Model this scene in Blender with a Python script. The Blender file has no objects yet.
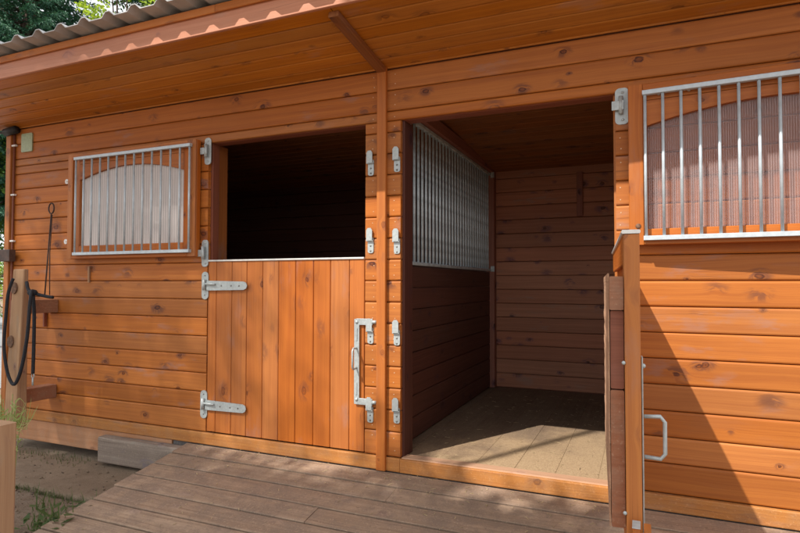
import bpy, math, random
from mathutils import Vector, Matrix
import mathutils.noise as mn
random.seed(7)
R = math.radians
scene = bpy.context.scene
COL = scene.collection

# ------------------------------------------------------------------ materials
def nt(name):
    m = bpy.data.materials.new(name); m.use_nodes = True
    t = m.node_tree; t.nodes.clear()
    out = t.nodes.new('ShaderNodeOutputMaterial'); b = t.nodes.new('ShaderNodeBsdfPrincipled')
    t.links.new(b.outputs[0], out.inputs[0])
    return m, t, b, out
class G:
    def __init__(s, t): s.t = t
    def n(s, typ, **k):
        x = s.t.nodes.new('ShaderNode' + typ)
        for a, v in k.items(): setattr(x, a, v)
        return x
    def inp(s, sock, v):
        if v is None: return
        if hasattr(v, 'is_linked') or isinstance(v, bpy.types.NodeSocket): s.t.links.new(v, sock)
        else: sock.default_value = v
    def m(s, op, a, b=None, c=None, clamp=False):
        x = s.n('Math', operation=op); x.use_clamp = clamp
        s.inp(x.inputs[0], a); s.inp(x.inputs[1], b); s.inp(x.inputs[2], c)
        return x.outputs[0]
    def comb(s, a, b, c):
        x = s.n('CombineXYZ'); s.inp(x.inputs[0], a); s.inp(x.inputs[1], b); s.inp(x.inputs[2], c); return x.outputs[0]
    def noise(s, vec, scale=1, detail=3, rough=.55, dist=0):
        x = s.n('TexNoise'); s.inp(x.inputs['Vector'], vec); x.inputs['Scale'].default_value = scale
        x.inputs['Detail'].default_value = detail; x.inputs['Roughness'].default_value = rough
        x.inputs['Distortion'].default_value = dist
        return x.outputs[0]
    def rng(s, v, a, b, c=0., d=1., smooth=True):
        x = s.n('MapRange'); x.interpolation_type = 'SMOOTHSTEP' if smooth else 'LINEAR'
        s.inp(x.inputs[0], v)
        for i, q in enumerate((a, b, c, d)): x.inputs[i + 1].default_value = q
        return x.outputs[0]
    def mix(s, f, a, b, mode='MIX'):
        x = s.n('Mix', data_type='RGBA', blend_type=mode)
        s.inp(x.inputs[0], f); s.inp(x.inputs[6], a); s.inp(x.inputs[7], b)
        return x.outputs[2]
    def bump(s, h, strength, dist, normal=None):
        x = s.n('Bump'); s.inp(x.inputs['Height'], h); x.inputs['Strength'].default_value = strength
        x.inputs['Distance'].default_value = dist
        if normal: s.inp(x.inputs['Normal'], normal)
        return x.outputs[0]
def c4(c): return (c[0], c[1], c[2], 1)

def wood(name, light, dark, knot, rough=.5, knots=1., grey=.0, greycol=(.2, .17, .15), vary=.25, dirt=0., dirtcol=(.3, .24, .18), spec=.35, grain=.72, sunlit_sand=0.):
    m, t, b, out = nt(name); g = G(t)
    uv = g.n('UVMap').outputs[0]; sp = g.n('SeparateXYZ'); g.inp(sp.inputs[0], uv)
    u, v = sp.outputs[0], sp.outputs[1]
    at = g.n('Attribute', attribute_name='rnd'); r = at.outputs['Fac']
    w = g.m('MULTIPLY', r, 37.0)
    vo = g.n('TexVoronoi', feature='F1'); vo.inputs['Scale'].default_value = 1
    wob = g.noise(g.comb(g.m('MULTIPLY', u, 16.), g.m('MULTIPLY', v, 34.), w), 1, 3)
    wob2 = g.noise(g.comb(g.m('MULTIPLY', u, 12.), g.m('MULTIPLY', v, 40.), g.m('ADD', w, 9.)), 1, 3)
    g.inp(vo.inputs['Vector'], g.comb(g.m('ADD', g.m('MULTIPLY', u, 5.0), g.m('MULTIPLY', wob, .20)), g.m('ADD', g.m('MULTIPLY', v, 7.6), g.m('MULTIPLY', wob2, .16)), w))
    d0 = vo.outputs['Distance']
    kc = g.n('SeparateColor'); g.inp(kc.inputs[0], vo.outputs['Color'])
    d = g.m('ADD', g.m('DIVIDE', d0, g.m('ADD', .30, g.m('MULTIPLY', g.m('POWER', kc.outputs[0], 1.4), .8))), g.rng(kc.outputs[1], .14, .12, 0, 1.2))
    halo = g.m('EXPONENT', g.m('MULTIPLY', g.m('MULTIPLY', d, d), -16.0))
    gv = g.m('ADD', v, g.m('MULTIPLY', halo, .05))
    lowv = g.noise(g.comb(g.m('MULTIPLY', u, 1.1), g.m('MULTIPLY', gv, 4.), w), 1, 2)
    gv2 = g.m('ADD', gv, g.m('MULTIPLY', lowv, .06))
    fine = g.noise(g.comb(g.m('MULTIPLY', u, 2.2), g.m('MULTIPLY', gv2, 150.), w), 1, 3, .6)
    band = g.noise(g.comb(g.m('MULTIPLY', u, .5), g.m('MULTIPLY', gv2, 38.), w), 1, 2, .5)
    gr = g.m('ADD', g.m('MULTIPLY', g.rng(fine, .3, .72), .5), g.m('MULTIPLY', g.rng(band, .34, .66), .5))
    col = g.mix(g.m('MULTIPLY', gr, grain), c4(light), c4(dark))
    # smudges of purplish brown trailing off the knots
    ex = g.noise(g.comb(g.m('MULTIPLY', u, 9.), g.m('MULTIPLY', gv2, 30.), w), 1, 4, .65)
    wide = g.m('EXPONENT', g.m('MULTIPLY', g.m('MULTIPLY', d, d), -5.0))
    hs = g.m('MULTIPLY', g.m('MULTIPLY', g.rng(wide, .32, .85), g.rng(ex, .42, .54)), .82 * knots)
    smcol = (light[0] * .24 + knot[0], light[1] * .26 + knot[1] * 1.3, light[2] * .6 + knot[2] * 2)
    col = g.mix(hs, col, c4(smcol))
    core = g.m('MULTIPLY', g.rng(d, .165, .125), .75 * knots)
    col = g.mix(core, col, c4((dark[0] * .55, dark[1] * .5, dark[2] * .6)))
    ring = g.m('MULTIPLY', g.m('MULTIPLY', g.rng(d, .155, .125), g.rng(d, .075, .115)), g.rng(ex, .3, .55, .5, 1.))
    col = g.mix(g.m('MULTIPLY', ring, .85 * knots), col, c4((knot[0] * 1.2, knot[1] * 1.2, knot[2] * 1.2)))
    col = g.mix(g.m('MULTIPLY', g.rng(d, .045, .02), .7 * knots), col, c4(knot))
    # grey lilac bloom in the stain, in streaky patches
    bn = g.noise(g.comb(g.m('MULTIPLY', u, 4.5), g.m('MULTIPLY', v, 13.), g.m('ADD', w, 5.)), 1, 4, .6)
    bn2 = g.noise(g.comb(g.m('MULTIPLY', u, 1.7), g.m('MULTIPLY', v, 3.), g.m('ADD', w, 2.)), 1, 2)
    bloom = g.m('MULTIPLY', g.m('MULTIPLY', g.rng(bn, .5, .66), g.rng(bn2, .52, .64)), .45 * knots)
    col = g.mix(bloom, col, c4((light[0] * .66, light[1] * 1.15, light[1] * .95)))
    # hair cracks
    ck = g.noise(g.comb(g.m('MULTIPLY', u, 1.6), g.m('MULTIPLY', gv2, 210.), g.m('ADD', w, 3.)), 1, 1)
    col = g.mix(g.m('MULTIPLY', g.m('MULTIPLY', g.rng(ck, .69, .74), g.rng(bn2, .45, .6)), .55), col, c4(knot))
    # board to board difference
    hs2 = g.n('HueSaturation'); g.inp(hs2.inputs['Color'], col)
    r2 = g.m('FRACT', g.m('MULTIPLY', r, 91.7))
    g.inp(hs2.inputs['Value'], g.rng(r, 0, 1, 1 - vary, 1 + vary * .8, False))
    g.inp(hs2.inputs['Hue'], g.rng(r2, 0, 1, .497, .503, False))
    g.inp(hs2.inputs['Saturation'], g.rng(r2, 0, 1, 1.02, .95, False))
    col = hs2.outputs[0]
    # long soft blotches of worn stain
    geo = g.n('TexCoord').outputs['Object']
    bl = g.noise(g.comb(g.m('MULTIPLY', u, 1.6), g.m('MULTIPLY', v, 7.), w), 1, 4, .6)
    col = g.mix(g.m('MULTIPLY', g.rng(bl, .6, .78), .3 + grey), col, c4(greycol))
    bl2 = g.noise(geo, 1.3, 3)
    col = g.mix(g.m('MULTIPLY', g.rng(bl2, .42, .7), .25), col, c4((light[0] * .55, light[1] * .5, light[2] * .5)))
    if dirt:
        dn = g.noise(geo, 7.5, 7, .75, .3); dn2 = g.noise(geo, 1.1, 3)
        dd = g.m('ADD', dn, g.m('MULTIPLY', dn2, .5))
        col = g.mix(g.m('MULTIPLY', g.rng(dd, .6, .95), dirt), col, c4(dirtcol))
        sp_ = g.noise(geo, 60, 3, .7)
        col = g.mix(g.m('MULTIPLY', g.rng(sp_, .55, .75), dirt * .45), col, c4((dirtcol[0] * .35, dirtcol[1] * .33, dirtcol[2] * .3)))
        sp2 = g.noise(geo, 90, 2, .6)
        col = g.mix(g.m('MULTIPLY', g.rng(sp2, .58, .72), dirt * .5), col, c4((dirtcol[0] * 2.3, dirtcol[1] * 2.3, dirtcol[2] * 2.2)))
    if sunlit_sand:  # sand plus painted sun: lightens the floor where doorway sunlight falls
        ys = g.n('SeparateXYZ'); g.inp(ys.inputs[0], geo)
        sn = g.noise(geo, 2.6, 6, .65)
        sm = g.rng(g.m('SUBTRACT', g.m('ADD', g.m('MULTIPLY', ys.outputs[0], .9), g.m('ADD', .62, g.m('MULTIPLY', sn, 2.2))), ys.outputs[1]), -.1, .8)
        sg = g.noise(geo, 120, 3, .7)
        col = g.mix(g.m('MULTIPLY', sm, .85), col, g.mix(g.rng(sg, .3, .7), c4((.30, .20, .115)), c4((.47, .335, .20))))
    g.inp(b.inputs['Base Color'], col)
    rr = g.m('ADD', rough - .08, g.m('MULTIPLY', fine, .2)); g.inp(b.inputs['Roughness'], rr)
    b.inputs['Specular IOR Level'].default_value = spec
    hgt = g.m('ADD', g.m('MULTIPLY', fine, .6), g.m('MULTIPLY', halo, .5))
    if dirt: hgt = g.m('ADD', hgt, g.m('MULTIPLY', dn, 2.0))
    g.inp(b.inputs['Normal'], g.bump(hgt, .35, .002 if not dirt else .004))
    return m

def simple(name, col, rough=.5, metal=0., var=.15, scale=20, bump=.0, spec=.5):
    m, t, b, out = nt(name); g = G(t)
    geo = g.n('TexCoord').outputs['Object']
    n = g.noise(geo, scale, 4, .6)
    lo = tuple(x * (1 - var) for x in col); hi = tuple(min(1, x * (1 + var)) for x in col)
    g.inp(b.inputs['Base Color'], g.mix(g.rng(n, .3, .7), c4(lo), c4(hi)))
    g.inp(b.inputs['Roughness'], g.m('ADD', rough - .08, g.m('MULTIPLY', n, .16)))
    b.inputs['Metallic'].default_value = metal; b.inputs['Specular IOR Level'].default_value = spec
    if bump: g.inp(b.inputs['Normal'], g.bump(n, bump, .004))
    return m

M = {}
M['wall'] = wood('stained_cladding', (.50, .164, .025), (.32, .084, .012), (.045, .010, .006), rough=.55, knots=1., vary=.15, greycol=(.34, .125, .045))
M['door'] = wood('stained_door_boards', (.52, .158, .023), (.36, .088, .012), (.055, .012, .006), rough=.5, knots=.75, vary=.09, greycol=(.4, .17, .09))
M['trim'] = wood('stained_trim', (.51, .162, .024), (.35, .09, .013), (.1, .025, .01), rough=.5, knots=.5, vary=.1, greycol=(.38, .18, .1))
M['soffit'] = wood('stained_soffit', (.56, .20, .014), (.34, .096, .007), (.07, .018, .006), rough=.5, knots=.7, vary=.13, greycol=(.3, .1, .03))
M['fascia'] = wood('faded_fascia', (.60, .27, .16), (.48, .19, .10), (.12, .04, .02), rough=.5, knots=.5, vary=.05, greycol=(.5, .26, .17))
M['inner'] = wood('stall_boards', (.36, .135, .09), (.21, .075, .05), (.03, .012, .009), rough=.6, knots=1.2, vary=.2, greycol=(.16, .08, .05))
M['inner2'] = wood('stall_ceiling_boards', (.34, .115, .028), (.20, .06, .013), (.03, .01, .006), rough=.6, knots=1., vary=.15, greycol=(.16, .07, .03))
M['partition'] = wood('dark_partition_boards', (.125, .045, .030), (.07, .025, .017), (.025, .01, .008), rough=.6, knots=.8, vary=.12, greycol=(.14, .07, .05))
M['backwall'] = wood('stall_back_boards', (.48, .20, .11), (.29, .11, .06), (.04, .014, .01), rough=.6, knots=1.1, vary=.15, greycol=(.25, .12, .09))
M['sill'] = wood('worn_sill', (.50, .20, .04), (.32, .10, .02), (.12, .04, .015), rough=.6, knots=.6, vary=.05, dirt=.4, dirtcol=(.36, .20, .10))
M['plinth'] = wood('faded_plinth', (.52, .25, .12), (.40, .165, .07), (.2, .08, .03), rough=.75, knots=.3, grey=.1, greycol=(.33, .23, .16), vary=.08, dirt=.3)
M['grey_beam'] = wood('weathered_beam', (.34, .27, .22), (.17, .125, .10), (.07, .045, .035), rough=.9, knots=.9, vary=.05, greycol=(.36, .25, .16), dirt=.6, grain=1., dirtcol=(.25, .2, .16))
M['ramp'] = wood('dirty_ramp_boards', (.46, .325, .225), (.28, .185, .12), (.09, .055, .04), rough=.88, knots=.2, grey=.1, greycol=(.26, .2, .16), vary=.13, dirt=.9, dirtcol=(.25, .18, .135), spec=.2, grain=1.)
M['floor'] = wood('sunlit_sandy_stall_floor', (.20, .135, .09), (.13, .085, .058), (.12, .08, .05), rough=.9, knots=.1, grey=.0, greycol=(.30, .22, .15), vary=.08, dirt=.7, dirtcol=(.22, .155, .10), spec=.15, sunlit_sand=1.)
M['raw'] = wood('bare_timber', (.46, .275, .15), (.27, .14, .075), (.10, .045, .025), rough=.85, knots=.6, grey=.35, greycol=(.38, .28, .2), vary=.08)
M['chewed'] = wood('chewed_timber', (.48, .28, .17), (.36, .18, .10), (.2, .08, .04), rough=.85, knots=.2, vary=.08, greycol=(.5, .36, .25))
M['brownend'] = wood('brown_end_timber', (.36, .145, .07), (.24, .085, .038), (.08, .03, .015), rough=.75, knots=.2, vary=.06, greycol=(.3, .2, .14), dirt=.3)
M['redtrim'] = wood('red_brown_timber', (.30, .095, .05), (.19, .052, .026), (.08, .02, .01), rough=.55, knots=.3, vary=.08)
M['galv'] = simple('galvanised_steel', (.43, .47, .47), .42, .25, .10, 55, .0)
M['screwdark'] = simple('dull_screw', (.20, .20, .19), .5, .5, .3, 60)
M['galv_bar'] = simple('galvanised_bars', (.50, .56, .60), .42, .2, .08, 30)
M['galv_dark'] = simple('dusty_zinc_bars', (.52, .59, .62), .5, .1, .2, 18)
M['white'] = simple('white_paint', (.75, .74, .72), .45, 0, .06, 30)
M['cap'] = simple('pale_metal_strip', (.70, .69, .66), .4, .2, .08, 30)
M['black'] = simple('black_rubber', (.02, .02, .022), .6, 0, .3, 40)
M['rope'] = simple('black_rope', (.016, .017, .022), .85, 0, .5, 120, .6)
M['brown_metal'] = simple('rusty_wire', (.07, .04, .03), .7, .3, .4, 40)
M['darkbox'] = simple('dark_brown_bracket', (.07, .04, .03), .6, 0, .3, 30)
M['plaque'] = simple('pale_green_plaque', (.36, .43, .27), .5, 0, .12, 60)
M['sheet'] = simple('grey_roof_sheet', (.40, .395, .395), .6, .1, .15, 6, .1)
M['nail'] = simple('bright_nail', (.62, .45, .30), .5, .2, .1, 50)
M['plug'] = simple('wood_plug', (.16, .085, .05), .8, 0, .4, 60, .4)

def leafmat(name, c1, c2, trans=.35, rough=.5):
    m, t, b, out = nt(name); g = G(t)
    r = g.n('Attribute', attribute_name='rnd').outputs['Fac']
    col = g.mix(r, c4(c1), c4(c2)); g.inp(b.inputs['Base Color'], col); b.inputs['Roughness'].default_value = rough
    b.inputs['Specular IOR Level'].default_value = .3
    if trans:
        tr = g.n('BsdfTranslucent'); g.inp(tr.inputs[0], g.mix(.5, col, c4((c2[0] * 1.6, c2[1] * 1.6, c2[2]))))
        mx = g.n('MixShader'); mx.inputs[0].default_value = trans
        t.links.new(b.outputs[0], mx.inputs[1]); t.links.new(tr.outputs[0], mx.inputs[2]); t.links.new(mx.outputs[0], out.inputs[0])
    return m
M['spruce'] = leafmat('spruce_needles', (.018, .075, .05), (.05, .15, .075), .1)
M['leaf'] = leafmat('sunny_leaves', (.17, .27, .03), (.34, .44, .05), .45)
M['leaf2'] = leafmat('mid_green_leaves', (.03, .085, .015), (.10, .19, .03), .35)
M['weed'] = leafmat('weed_leaves', (.06, .10, .035), (.12, .17, .06), .3)
M['grass'] = leafmat('grass_blades', (.06, .085, .03), (.13, .15, .06), .3)
M['hay'] = leafmat('green_hay', (.25, .33, .10), (.48, .55, .24), .3)
M['straw'] = simple('straw_bits', (.42, .32, .18), .8, 0, .5, 30)
M['bark'] = simple('bark', (.09, .06, .045), .9, 0, .4, 9, .8)

def groundmat():
    m, t, b, out = nt('packed_earth'); g = G(t); p = g.n('TexCoord').outputs['Object']
    n1 = g.noise(p, .8, 4); n2 = g.noise(p, 9, 6, .7); n3 = g.noise(p, 70, 4, .7)
    col = g.mix(g.rng(n1, .35, .65), c4((.19, .135, .095)), c4((.26, .20, .15)))
    col = g.mix(g.m('MULTIPLY', g.rng(n2, .5, .7), .5), col, c4((.15, .105, .07)))
    col = g.mix(g.m('MULTIPLY', g.rng(n3, .55, .72), .5), col, c4((.34, .28, .22)))
    n4 = g.noise(p, 2.3, 5, .7)
    col = g.mix(g.m('MULTIPLY', g.rng(n4, .58, .7), .35), col, c4((.09, .11, .04)))
    g.inp(b.inputs['Base Color'], col); b.inputs['Roughness'].default_value = .95; b.inputs['Specular IOR Level'].default_value = .15
    g.inp(b.inputs['Normal'], g.bump(g.m('ADD', n2, g.m('MULTIPLY', n3, .5)), .8, .02))
    return m
M['earth'] = groundmat()
def concretemat(name, a, bb):
    m, t, b, out = nt(name); g = G(t); p = g.n('TexCoord').outputs['Object']
    n1 = g.noise(p, 2.2, 5, .65); n3 = g.noise(p, 85, 4, .7); n2 = g.noise(p, 14, 5, .7)
    col = g.mix(g.rng(n1, .35, .65), c4(a), c4(bb))
    col = g.mix(g.m('MULTIPLY', g.rng(n3, .52, .7), .45), col, c4(tuple(x * 1.5 for x in bb)))
    col = g.mix(g.m('MULTIPLY', g.rng(n2, .5, .75), .5), col, c4(tuple(x * .6 for x in a)))
    g.inp(b.inputs['Base Color'], col); b.inputs['Roughness'].default_value = .95; b.inputs['Specular IOR Level'].default_value = .2
    g.inp(b.inputs['Normal'], g.bump(g.m('ADD', n2, g.m('MULTIPLY', n3, .5)), .7, .01))
    return m
M['slab'] = concretemat('sandy_strip', (.20, .145, .10), (.27, .205, .145))
M['road'] = concretemat('pale_gravel', (.24, .25, .27), (.3, .3, .3))
M['plinthgrey'] = concretemat('grey_plinth', (.13, .12, .115), (.2, .19, .18))

def glazing(name, base, alpha, freq):
    m, t, b, out = nt(name); g = G(t)
    sp = g.n('SeparateXYZ'); g.inp(sp.inputs[0], g.n('TexCoord').outputs['Object'])
    s = g.m('SINE', g.m('MULTIPLY', sp.outputs[0], 2 * math.pi * freq))
    rib = g.rng(s, .35, .95)
    n = g.noise(g.n('TexCoord').outputs['Object'], 3.5, 4, .6)
    b.inputs['Roughness'].default_value = .16
    g.inp(b.inputs['Base Color'], g.mix(rib, c4(base), c4(tuple(min(.9, x * 1.15) for x in base))))
    g.inp(b.inputs['Normal'], g.bump(s, .25, .002))
    tr = g.n('BsdfTransparent'); tr.inputs[0].default_value = (.97, .93, .93, 1)
    mx = g.n('MixShader'); f = g.m('ADD', g.m('MULTIPLY', rib, .18), g.m('ADD', alpha - .12, g.m('MULTIPLY', n, .24)), clamp=True); g.inp(mx.inputs[0], f)
    t.links.new(tr.outputs[0], mx.inputs[1]); t.links.new(b.outputs[0], mx.inputs[2]); t.links.new(mx.outputs[0], out.inputs[0])
    return m
M['glz1'] = glazing('ribbed_glazing_milky', (.74, .68, .65), .62, 45)
M['glz2'] = glazing('ribbed_glazing_clear', (.46, .36, .35), .20, 95)

# ------------------------------------------------------------------ mesh builder
class MB:
    def __init__(s): s.v = []; s.f = []; s.uv = []; s.r = []
    def add(s, verts, faces, uvs=None, rnd=None, smooth=False):
        o = len(s.v); s.v += [tuple(p) for p in verts]
        rnd = random.random() if rnd is None else rnd
        s.r += [rnd] * len(verts)
        for i, f in enumerate(faces):
            s.f.append(([o + k for k in f], smooth))
            s.uv.append(uvs[i] if uvs else [(0, 0)] * len(f))
    def board(s, p, L, W, T, ax=(1, 0, 0), up=(0, 0, 1), bev=.004, rnd=None, seg=1, jit=True):
        """timber: p = centre, L along ax, W along up, T thickness"""
        a = Vector(ax).normalized(); u = Vector(up).normalized(); n = a.cross(u)
        bev = min(bev, T * .45, W * .3)
        hw, ht = W / 2, T / 2
        sec = []
        for sx, sy in ((1, 1), (-1, 1), (-1, -1), (1, -1)):
            for k in range(seg + 1):
                th = (k / seg) * math.pi / 2
                base = {(1, 1): 0, (-1, 1): 1, (-1, -1): 2, (1, -1): 3}[(sx, sy)] * math.pi / 2
                sec.append((sx * (hw - bev) + bev * math.cos(base + th), sy * (ht - bev) + bev * math.sin(base + th)))
        N = len(sec); p = Vector(p); vs = []; off = random.random() * 20 if jit else 0; voff = random.random() * 20 if jit else 0
        nl = max(1, int(L / .8))
        for i in range(nl + 1):
            x = -L / 2 + L * i / nl
            for (cw, ct) in sec: vs.append(p + a * x + u * cw + n * ct)
        per = [0]
        for i in range(N):
            q, w = sec[i], sec[(i + 1) % N]; per.append(per[-1] + math.hypot(q[0] - w[0], q[1] - w[1]))
        fs = []; uvs = []
        for j in range(nl):
            x0 = L * j / nl + off; x1 = L * (j + 1) / nl + off
            for i in range(N):
                k = (i + 1) % N
                fs.append((j * N + i, j * N + k, (j + 1) * N + k, (j + 1) * N + i))
                uvs.append([(x0, per[i] + voff), (x0, per[i + 1] + voff), (x1, per[i + 1] + voff), (x1, per[i] + voff)])
        fs.append(tuple(reversed(range(N)))); uvs.append([(off + c[1], voff + c[0]) for c in reversed(sec)])
        fs.append(tuple(nl * N + i for i in range(N))); uvs.append([(off + c[1], voff + c[0]) for c in sec])
        s.add(vs, fs, uvs, rnd)
    def box(s, x0, x1, y0, y1, z0, z1, bev=.003, axis='x', rnd=None, seg=1):
        c = ((x0 + x1) / 2, (y0 + y1) / 2, (z0 + z1) / 2); dx, dy, dz = abs(x1 - x0), abs(y1 - y0), abs(z1 - z0)
        if axis == 'x': s.board(c, dx, dz, dy, (1, 0, 0), (0, 0, 1), bev, rnd, seg)
        elif axis == 'z': s.board(c, dz, dx, dy, (0, 0, 1), (1, 0, 0), bev, rnd, seg)
        else: s.board(c, dy, dx, dz, (0, 1, 0), (1, 0, 0), bev, rnd, seg)
    def prism(s, pts, a, b, c, d0, d1, rnd=None, smooth=False):
        """pts 2D polygon in plane (a,b) at origin c... extruded along a x b from d0 to d1"""
        a = Vector(a); b = Vector(b); n = a.cross(b); c = Vector(c); N = len(pts)
        vs = [c + a * x + b * y + n * d0 for x, y in pts] + [c + a * x + b * y + n * d1 for x, y in pts]
        fs = [tuple(reversed(range(N))), tuple(range(N, 2 * N))]
        uvs = [[pts[i] for i in reversed(range(N))], [pts[i] for i in range(N)]]
        for i in range(N):
            k = (i + 1) % N; fs.append((i, k, N + k, N + i)); uvs.append([(pts[i][0], pts[i][1]), (pts[k][0], pts[k][1]), (pts[k][0], pts[k][1] + .02), (pts[i][0], pts[i][1] + .02)])
        s.add(vs, fs, uvs, rnd, smooth)
    def tube(s, pts, r, seg=10, closed=False, rnd=None, radii=None):
        pts = [Vector(p) for p in pts]; n = len(pts); vs = []; prev = None
        for i, p in enumerate(pts):
            if closed: d = pts[(i + 1) % n] - pts[i - 1]
            else: d = pts[min(i + 1, n - 1)] - pts[max(i - 1, 0)]
            d.normalize()
            if prev is None: x = d.orthogonal().normalized()
            else:
                x = prev - d * prev.dot(d)
                if x.length < 1e-4: x = d.orthogonal()
                x.normalize()
            prev = x; y = d.cross(x); rr = radii[i] if radii else r
            for k in range(seg):
                t = 2 * math.pi * k / seg; vs.append(p + x * rr * math.cos(t) + y * rr * math.sin(t))
        fs = []; m = n if closed else n - 1
        for i in range(m):
            j = (i + 1) % n
            for k in range(seg): fs.append((i * seg + k, i * seg + (k + 1) % seg, j * seg + (k + 1) % seg, j * seg + k))
        if not closed: fs.append(tuple(reversed(range(seg)))); fs.append(tuple((n - 1) * seg + k for k in range(seg)))
        s.add(vs, fs, None, rnd, True)
    def ball(s, c, r, seg=10, sc=(1, 1, 1)):
        vs = []; fs = []; rings = seg // 2
        for i in range(rings + 1):
            ph = math.pi * i / rings
            for k in range(seg):
                th = 2 * math.pi * k / seg
                vs.append((c[0] + r * sc[0] * math.sin(ph) * math.cos(th), c[1] + r * sc[1] * math.sin(ph) * math.sin(th), c[2] + r * sc[2] * math.cos(ph)))
        for i in range(rings):
            for k in range(seg): fs.append((i * seg + k, (i + 1) * seg + k, (i + 1) * seg + (k + 1) % seg, i * seg + (k + 1) % seg))
        s.add(vs, fs, None, None, True)
    def build(s, name, mat, parent=None, kind=None):
        me = bpy.data.meshes.new(name)
        me.from_pydata(s.v, [], [f for f, _ in s.f]); me.update()
        uvl = me.uv_layers.new(name='UVMap')
        flat = [c for face in s.uv for q in face for c in q]
        uvl.data.foreach_set('uv', flat)
        at = me.attributes.new('rnd', 'FLOAT', 'POINT'); at.data.foreach_set('value', s.r)
        me.polygons.foreach_set('use_smooth', [b for _, b in s.f])
        me.materials.append(mat); me.update()
        o = bpy.data.objects.new(name, me); COL.objects.link(o)
        if parent: o.parent = parent
        if kind: o['kind'] = kind
        return o
def thing(name, label, cat, loc=(0, 0, 0), group=None):
    o = bpy.data.objects.new(name, None); o.empty_display_size = .1; COL.objects.link(o); o.location = loc
    o['label'] = label; o['category'] = cat
    if group: o['group'] = group
    return o
def tag(o, label, cat, group=None, kind=None):
    if label: o['label'] = label
    if cat: o['category'] = cat
    if group: o['group'] = group
    if kind: o['kind'] = kind
    return o
def share(src, name, parent, loc):
    o = src.copy(); COL.objects.link(o); o.parent = parent; o.location = loc; o.name = name; return o
def rrect(w, h, r=None, n=6):
    r = min(w, h) / 2 * .98 if r is None else r; P = []
    for cx, cy, a0 in ((w / 2 - r, h / 2 - r, 0), (-w / 2 + r, h / 2 - r, 90), (-w / 2 + r, -h / 2 + r, 180), (w / 2 - r, -h / 2 + r, 270)):
        for k in range(n + 1): a = R(a0 + 90 * k / n); P.append((cx + r * math.cos(a), cy + r * math.sin(a)))
    return P
XA, ZA = (1, 0, 0), (0, 0, 1)      # a x b = -Y : extrude along -Y (towards the viewer)

# ------------------------------------------------------------------ stable
stable = thing('stable_building', 'orange stained timber horse stable with two stall doorways and overhanging roof', 'stable', (0, 0, 0))
XL, XR, YB = -5.2, 2.6, 2.7
joints = [0, .156] + [.156 + .1367 * k for k in range(1, 18)]          # up to 2.48
ZL = 2.143
LD = (-2.974, -1.662); RD = (-1.4125, -.13)
def row(mb, x0, x1, z0, z1, y=0., T=.03, bev=.011):
    if x1 - x0 < .02: return
    mb.board(((x0 + x1) / 2, y + T / 2 , (z0 + z1) / 2), x1 - x0, z1 - z0 - .0025, T, (1, 0, 0), (0, 0, 1), bev, None, 3)
wall = MB()
for i in range(len(joints) - 1):
    z0, z1 = joints[i], joints[i + 1]
    if z1 <= ZL + .001:
        segs = [(XL, LD[0]), (LD[1], RD[0]), (RD[1], XR)]
        for a, b_ in segs: row(wall, a, b_, z0, z1)
    elif z0 < ZL:
        for a, b_ in [(XL, LD[0]), (LD[1], RD[0]), (RD[1], XR)]: row(wall, a, b_, z0, ZL)
        row(wall, XL, -1.54, ZL, z1); row(wall, -1.535, XR, ZL, z1)
    else:
        row(wall, XL, -1.54, z0, z1); row(wall, -1.535, XR, z0, z1)
wobj = wall.build('front_wall', M['wall'], stable)
# sheathing behind the cladding so no light leaks
sh = MB()
for a, b_ in [(XL, LD[0] - .001), (LD[1] + .001, RD[0] - .001), (RD[1] + .001, XR)]: sh.box(a, b_, .034, .075, -.1, ZL, axis='z')
sh.box(XL, XR, .034, .075, ZL + .001, 2.62)
sh.build('inner_lining', M['inner'], stable)
# corner end boards on the far left
mb = MB(); mb.box(XL - .02, XL, 0.004, 2.8, -.1, 2.55, axis='y'); mb.build('end_wall', M['wall'], stable)
mb = MB(); mb.box(XR, XR + .03, 0.004, 2.8, -.1, 2.55, axis='y'); mb.build('end_wall', M['wall'], stable)
# nails at board ends
def nail_mesh():
    n = MB(); n.prism([(.0032 * math.cos(k * .785), .0032 * math.sin(k * .785)) for k in range(8)], XA, ZA, (0, 0, 0), -.002, .0015)
    return n
first_nail = None; nail_n = 0
for i in range(len(joints) - 1):
    z0, z1 = joints[i], joints[i + 1]
    for x in (-1.605, -1.455, -.105):
        if x > -.2 and z0 > 2.1: continue
        if z0 < .3 and x > -.2: continue
        if nail_n >= 96: break
        for zz in (z0 + .036, z1 - .034):
            if random.random() < .12: continue
            q = (x + random.uniform(-.006, .006), 0, zz + random.uniform(-.006, .006))
            if first_nail is None: first_nail = nail_mesh().build('nail', M['nail'], stable); first_nail.location = q
            else: share(first_nail, 'nail', stable, q)
            nail_n += 1
# sill board and plinths
s = MB(); s.board(((XL + RD[0]) / 2, .012, -.046), RD[0] - XL, .086, .045, bev=.006, seg=2); s.board(((RD[0] + XR) / 2 + .002, .01, -.046), XR - RD[0] - .004, .086, .05, bev=.006, seg=2)
s.build('sill_beam', M['sill'], stable)
s = MB(); s.box(XL, -3.3, .0, .05, -.27, -.092, .008, seg=2); s.build('plinth', M['plinth'], stable)
s = MB(); s.box(-3.29, XR, .008, .06, -.42, -.095, .006); s.build('plinth', M['plinthgrey'], stable)
# threshold inside right doorway, worn
s = MB(); s.board(((RD[0] + RD[1]) / 2 + .0, .045, -.0065), RD[1] - RD[0] - .02, .085, .02, (1, 0, 0), (0, 1, 0), .006, seg=2); s.build('threshold', M['chewed'], stable)
# posts
s = MB(); s.box(-1.568, -1.505, -.03, -.001, -.085, 2.49, .003, 'z'); s.build('post', M['trim'], stable)
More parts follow.
